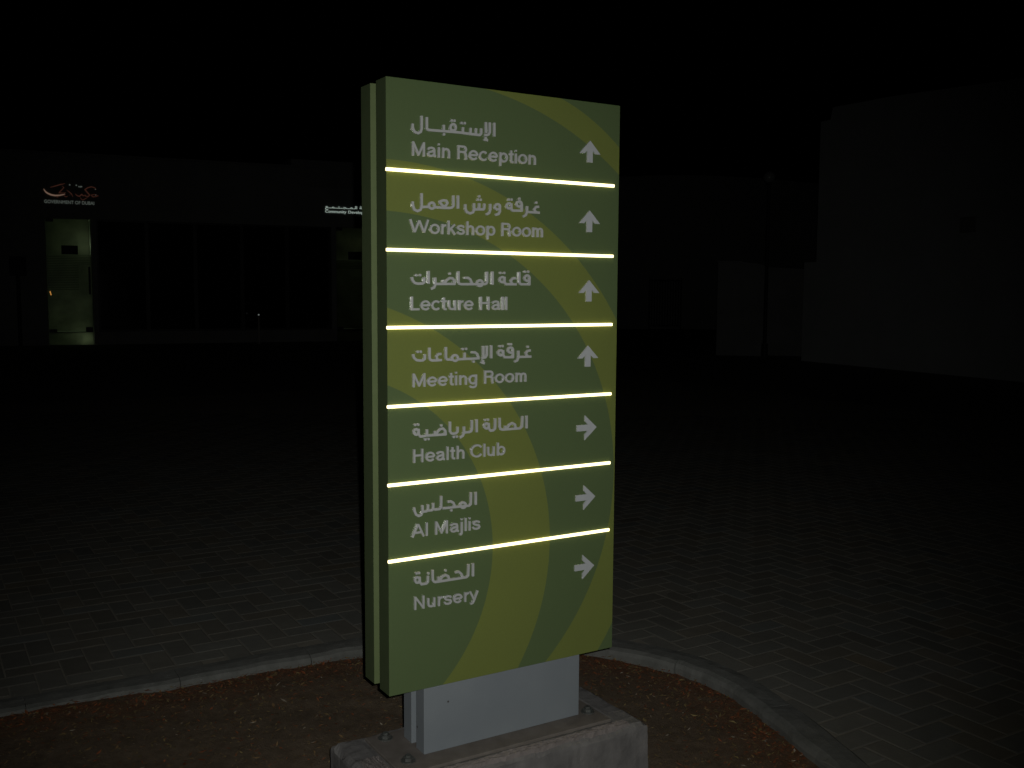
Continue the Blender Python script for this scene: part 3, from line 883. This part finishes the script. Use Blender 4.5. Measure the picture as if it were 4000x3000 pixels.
def glass_door(a0, a1, lit, tone):
    d = obj('glass_door', mbox(a0, a1, .10, .112, .38, 2.435), M['frost'], lb)
    obj('transom', mbox(a0, a1 - .03, .10, .112, 2.446, 3.40), M['frost'], d)
    obj('sill_panel', mbox(a0, a1, .06, .072, .0, .335), M['frost'], d)  # step riser, made translucent to glow from a lamp added behind
    obj('handle', mbox(a1 - .075, a1 - .025, .02, .06, 1.37, 2.12, bevel=.01), M['dark'], d)
    for q in ((a0, a0 + .19, 3.32, 3.41), (a1 - .18, a1, .353, .47), (a0, a0 + .2, .353, .42)):
        obj('patch_fitting', mbox(q[0], q[1], .085, .127, q[2], q[3], bevel=.004), M['frame'], d)
    obj('threshold', mbox(a0, a1, .05, .14, .336, .352), M['frame'], d)
    obj('notice', mbox(a0 + .37, a0 + .78, .085, .099, 2.45, 2.69), M['dark'], d)
    # room behind
    bm = bmesh.new()
    box(bm, a0 - .01, a1 + .02, 1.5, 1.55, 0, 3.405)
    box(bm, a0 - .012, a0 - .002, .2, 1.5, 0, 3.405)
    box(bm, a1 + .002, a1 + .018, .2, 1.5, 0, 3.405)
    box(bm, a0 - .001, a1 + .001, .2, 1.5, -.02, -.002)
    box(bm, a0 - .001, a1 + .001, .12, 1.5, 3.402, 3.406)
    obj('hallway', bm, M['room'], d)
    rz = lb.rotation_euler[2]
    for (x, y, z_, p, r) in lit:
        L = bpy.data.lights.new('hallway_lamp', 'POINT')
        L.energy = p
        L.color = tone
        L.shadow_soft_size = r
        lo = bpy.data.objects.new('hallway_lamp', L)
        C.objects.link(lo)
        lo.location = (2.73 + x * math.cos(rz) - y * math.sin(rz), 27.1 + x * math.sin(rz) + y * math.cos(rz), z_)
    return d
d1 = glass_door(-.49, .61, ((.46, .50, 2.75, .55, .1), (.25, .95, .85, .42, .2), (.40, .32, .17, .30, .05)), (.86, 1.0, .70))  # last lamp is added low behind the step riser to brighten it
M['led'] = emissive('orange_indicator', (1, .45, .10), .45, (.2, .1, .05))  # small orange emissive patch on the door
bm = bmesh.new()
prism(bm, [(-.45, 1.44), (-.425, 1.46), (-.405, 1.38), (-.40, 1.34), (-.425, 1.35), (-.435, 1.40)], .088, .099)
obj('indicator_light', bm, M['led'], d1)
d2 = glass_door(7.43, 8.60, ((8.1, .8, 2.8, .24, .1), (8.1, .9, 1.0, .08, .1)), (.95, 1.0, .70))

# wall-mounted lettering over the doors
eo = (2.73, 27.1, 0)
e1 = thing('emblem_sign', 'red calligraphic emblem with white capital lettering above the left glass door', 'sign', (2.73, 27.1, 3.8), lb.rotation_euler[2])
M['red'] = emissive('dim_red_letters', (1.0, .36, .24), .030, (.35, .05, .03))  # weak emission paints the flash glint into the emblem and lettering
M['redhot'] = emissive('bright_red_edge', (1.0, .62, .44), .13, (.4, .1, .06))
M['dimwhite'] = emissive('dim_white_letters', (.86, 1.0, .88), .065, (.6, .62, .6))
M['white'] = emissive('lit_white_letters', (.82, 1.0, .90), .34, (.7, .72, .7))  # glow stands in for flash light thrown back by these letters
PXM = .00705                                        # the emblem was laid out on a 0.113 px raster, metres per px
def em(p): return (-.5 + (p[0] - 175) * .113 * PXM, .545 - (p[1] - 290) * .113 * PXM)
EMB = [[(370, 455), (530, 402), (700, 342), (835, 305)], [(735, 385), (800, 438), (730, 520), (640, 620), (760, 625), (860, 600)],
       [(1800, 465), (1760, 400), (1650, 372), (1530, 415), (1450, 478), (1530, 580), (1595, 655), (1540, 705), (1450, 690), (1470, 650)],
       [(1870, 668), (1750, 625), (1640, 655), (1690, 712), (1800, 695), (1870, 668)], [(1140, 635), (1200, 690), (1270, 712), (1345, 640), (1390, 690), (1460, 660)],
       [(880, 520), (960, 580), (1030, 640), (1065, 745)], [(940, 695), (1030, 645)], [(830, 650), (790, 690), (830, 742), (880, 740), (905, 715)],
       [(1300, 735), (1320, 800), (1375, 832), (1450, 785), (1550, 715)]]
HOT = [[(175, 512), (205, 560), (240, 612), (300, 655), (400, 698), (520, 716), (640, 706), (760, 680), (830, 648)]]
wid = [.9, .7, 1.0, .7, 1.0, .7, .6, .6, .55]
me = stroke_mesh([[em(p) for p in s] for s in EMB], [em((590, 760))], 'emblem', .010, .016, .012, -.008, res=.004, taper=lambda s, t: wid[s] * (.35 + 1.0 * math.sin(math.pi * min(1, max(0, t))) ** .7))
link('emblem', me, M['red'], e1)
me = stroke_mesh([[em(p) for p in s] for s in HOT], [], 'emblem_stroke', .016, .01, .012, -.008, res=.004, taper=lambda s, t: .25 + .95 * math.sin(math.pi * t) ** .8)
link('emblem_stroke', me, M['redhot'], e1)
for q in ((980, 340), (1185, 345), (1265, 386), (1310, 390), (1345, 383), (1780, 450), (1785, 645)):
    me = stroke_mesh([], [em(q)], 'emblem_dot', .012, .016 if q[0] < 1700 else .011, .012, -.008, res=.004)
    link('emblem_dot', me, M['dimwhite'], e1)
me = text_mesh('GOVERNMENT OF DUBAI', 'lettering', -.495, .735, .0, .085, .01, -.007, bold=.0, slope=-.004)
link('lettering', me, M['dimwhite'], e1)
e2 = thing('lettering_sign', 'small white Arabic and English lettering above the glass door beside the green sign', 'sign', (2.73, 27.1, 3.8), lb.rotation_euler[2])
for wd, q0, q1 in (('Community', 7.09, 7.73), ('Development', 7.79, 8.55), ('Authority', 8.61, 9.15)):
    me = text_mesh(wd, 'english_word', q0, q1, .03, .078, .01, -.007)
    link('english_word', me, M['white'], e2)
# the same name in Arabic, joined letter forms written left to right as they stand
for wd, q0, q1 in (('\uFECA\u0640\u0640\uFEE4\u0640\u0640\uFE98\u0640\u0640\uFEA0\u0640\u0640\uFEE4\u0640\uFEDF\uFE8D', 7.09, 8.06), ('\uFE94\u0640\uFEF4\u0640\u0640\uFEE4\u0640\u0640\uFEE8\u0640\uFE97', 8.14, 8.70),
                   ('\uFE94\u0640\u0640\uFE8C\u0640\u0640\uFEF4\u0640\uFEEB', 8.77, 9.15)):
    me = text_mesh(wd, 'arabic_word', q0, q1, .165, .082, .01, -.007)
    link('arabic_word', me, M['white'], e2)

# ------------------------------------------------------------------ slim posts in front of that building
bo = thing('bollard', 'thin pale post with a small bright cap before the dark shop windows', 'bollard', (7.52, 25.63, 0))
bm = bmesh.new(); cyl(bm, 0, 0, 0, .80, .022, 12); cyl(bm, 0, 0, 0, .012, .07, 16)
obj('pole', bm, mottled('pale_painted_pole', (.42, .38, .34), (.5, .46, .42), 20, .6), bo, smooth=False)
bm = bmesh.new(); bmesh.ops.create_uvsphere(bm, u_segments=12, v_segments=8, radius=.024, matrix=Matrix.Translation((0, 0, .815)))
obj('cap', bm, emissive('cap_light', (.9, 1, .95), .12, (.8, .8, .8)), bo, smooth=True)  # weak emission painted in for the glint of a reflective cap
po = thing('signpost', 'thin dark post with a plain dark board left of the lit glass door', 'post', (1.50, 26.75, 0))
bm = bmesh.new(); cyl(bm, 0, 0, 0, 1.95, .05, 12)
obj('pole', bm, M['dark'], po)
obj('board', mbox(-.2, .2, -.075, -.055, 1.85, 2.35, bevel=.01), M['dark'], po)

# ------------------------------------------------------------------ tall plain building on the right
rot = math.atan2(-.128, 1)                          # local y runs along its long wall
rb = thing('plain_building', 'tall windowless white building with a stepped parapet, right background', 'building', (16.1, 13.4, 0), rot)
bm = bmesh.new()
def yprism(pts, x0, x1):
    a = [bm.verts.new((x0, y, z_)) for y, z_ in pts]
    b = [bm.verts.new((x1, y, z_)) for y, z_ in pts]
    bm.faces.new(a); bm.faces.new(b[::-1])
    for i in range(len(pts)):
        bm.faces.new((a[i], b[i], b[(i + 1) % len(pts)], a[(i + 1) % len(pts)]))
yprism([(-.42, -.05), (-.42, 5.20), (-.72, 5.20), (-.78, 5.45), (-2.46, 5.39), (-5.42, 5.18), (-14, 4.8), (-14, -.05)], 0, 7)
obj('wall', bm, M['wall_b'], rb)
obj('vent', mbox(-.02, .02, -4.62, -4.26, 2.62, 2.90, bevel=.01), M['plinth'], rb)
obj('wing_wall', mbox(.0, .25, -.418, -.03, -.05, 2.19), M['wall_b'], rb)
# ------------------------------------------------------------------ boundary wall with rounded shoulder, lamp post in front
ang = math.atan2(14.97 - 15.77, 16.5 - 15.76)
bw = thing('boundary_wall', 'pale boundary wall panel behind the globe lamp post', 'wall', (15.76, 15.77, 0), ang)
bm = bmesh.new()
prism(bm, [(0, -.05), (1.1, -.05), (1.1, 2.15), (.95, 2.20), (.6, 2.245), (0, 2.24)], 0, .25)
obj('wall', bm, M['wall_c'], bw)
bm = bmesh.new()
prism(bm, [(1.102, -.05), (2.1, -.05), (2.1, 2.08), (1.102, 2.13)], .35, .6)
obj('return_wall', bm, M['wall_c'], bw)
obj('coping', mbox(-.02, .58, -.02, .27, 2.246, 2.27), M['plinth'], bw)
lp = thing('street_lamp', 'slim dark lamp post with a round white globe on top', 'street lamp', (15.82, 14.23, 0))
bm = bmesh.new(); cyl(bm, 0, 0, 0, 3.98, .045, 14, .035); cyl(bm, 0, 0, 0, .35, .08, 14, .07)
obj('pole', bm, M['dark'], lp)
bm = bmesh.new(); bmesh.ops.create_uvsphere(bm, u_segments=24, v_segments=14, radius=.135, matrix=Matrix.Translation((0, 0, 4.12)))
obj('globe', bm, M['globe'], lp, smooth=True)
bm = bmesh.new(); cyl(bm, 0, 0, 3.96, 4.005, .06, 16)
obj('collar', bm, M['dark'], lp)
# ------------------------------------------------------------------ far building behind the gate
fang = math.atan2(27.18 - 31.08, 31.1 - 24.66)
fb = thing('curved_roof_building', 'distant pale building with a gently arched roofline behind the metal gate', 'building', (24.66, 31.08, 0), fang)
bm = bmesh.new()
W = 9.0
top = [(-4 + (W + 4) * i / 24, 5.95 + .42 * math.sin(math.pi * (i / 24)) ) for i in range(25)]
prism(bm, [(W, -.05)] + [(-4, -.05)] + top, 0, 6)
obj('wall', bm, M['wall'], fb)
for a0 in (4.2, 5.6):
    w = obj('window', mbox(a0, a0 + .9, -.02, .0, 1.0, 2.2), M['glass'], fb)
    obj('sill', mbox(a0 - .05, a0 + .95, -.06, .0, .94, .998), M['plinth'], w)
gt = thing('metal_gate', 'dark metal gate of upright bars against the distant pale building', 'gate', (25.40, 30.20, 0), fang)
bm = bmesh.new()
for q in ((0, 1.25, .12, .18), (0, 1.25, 1.98, 2.06)): box(bm, q[0], q[1], -.02, .02, q[2], q[3])
box(bm, -.06, -.001, -.03, .03, 0, 2.15); box(bm, 1.251, 1.31, -.03, .03, 0, 2.15)
obj('frame', bm, M['dark'], gt)
for k in range(11):
    obj('bar', mbox(.05 + k * .11, .095 + k * .11, -.012, .012, .181, 1.979), M['dark'], gt)
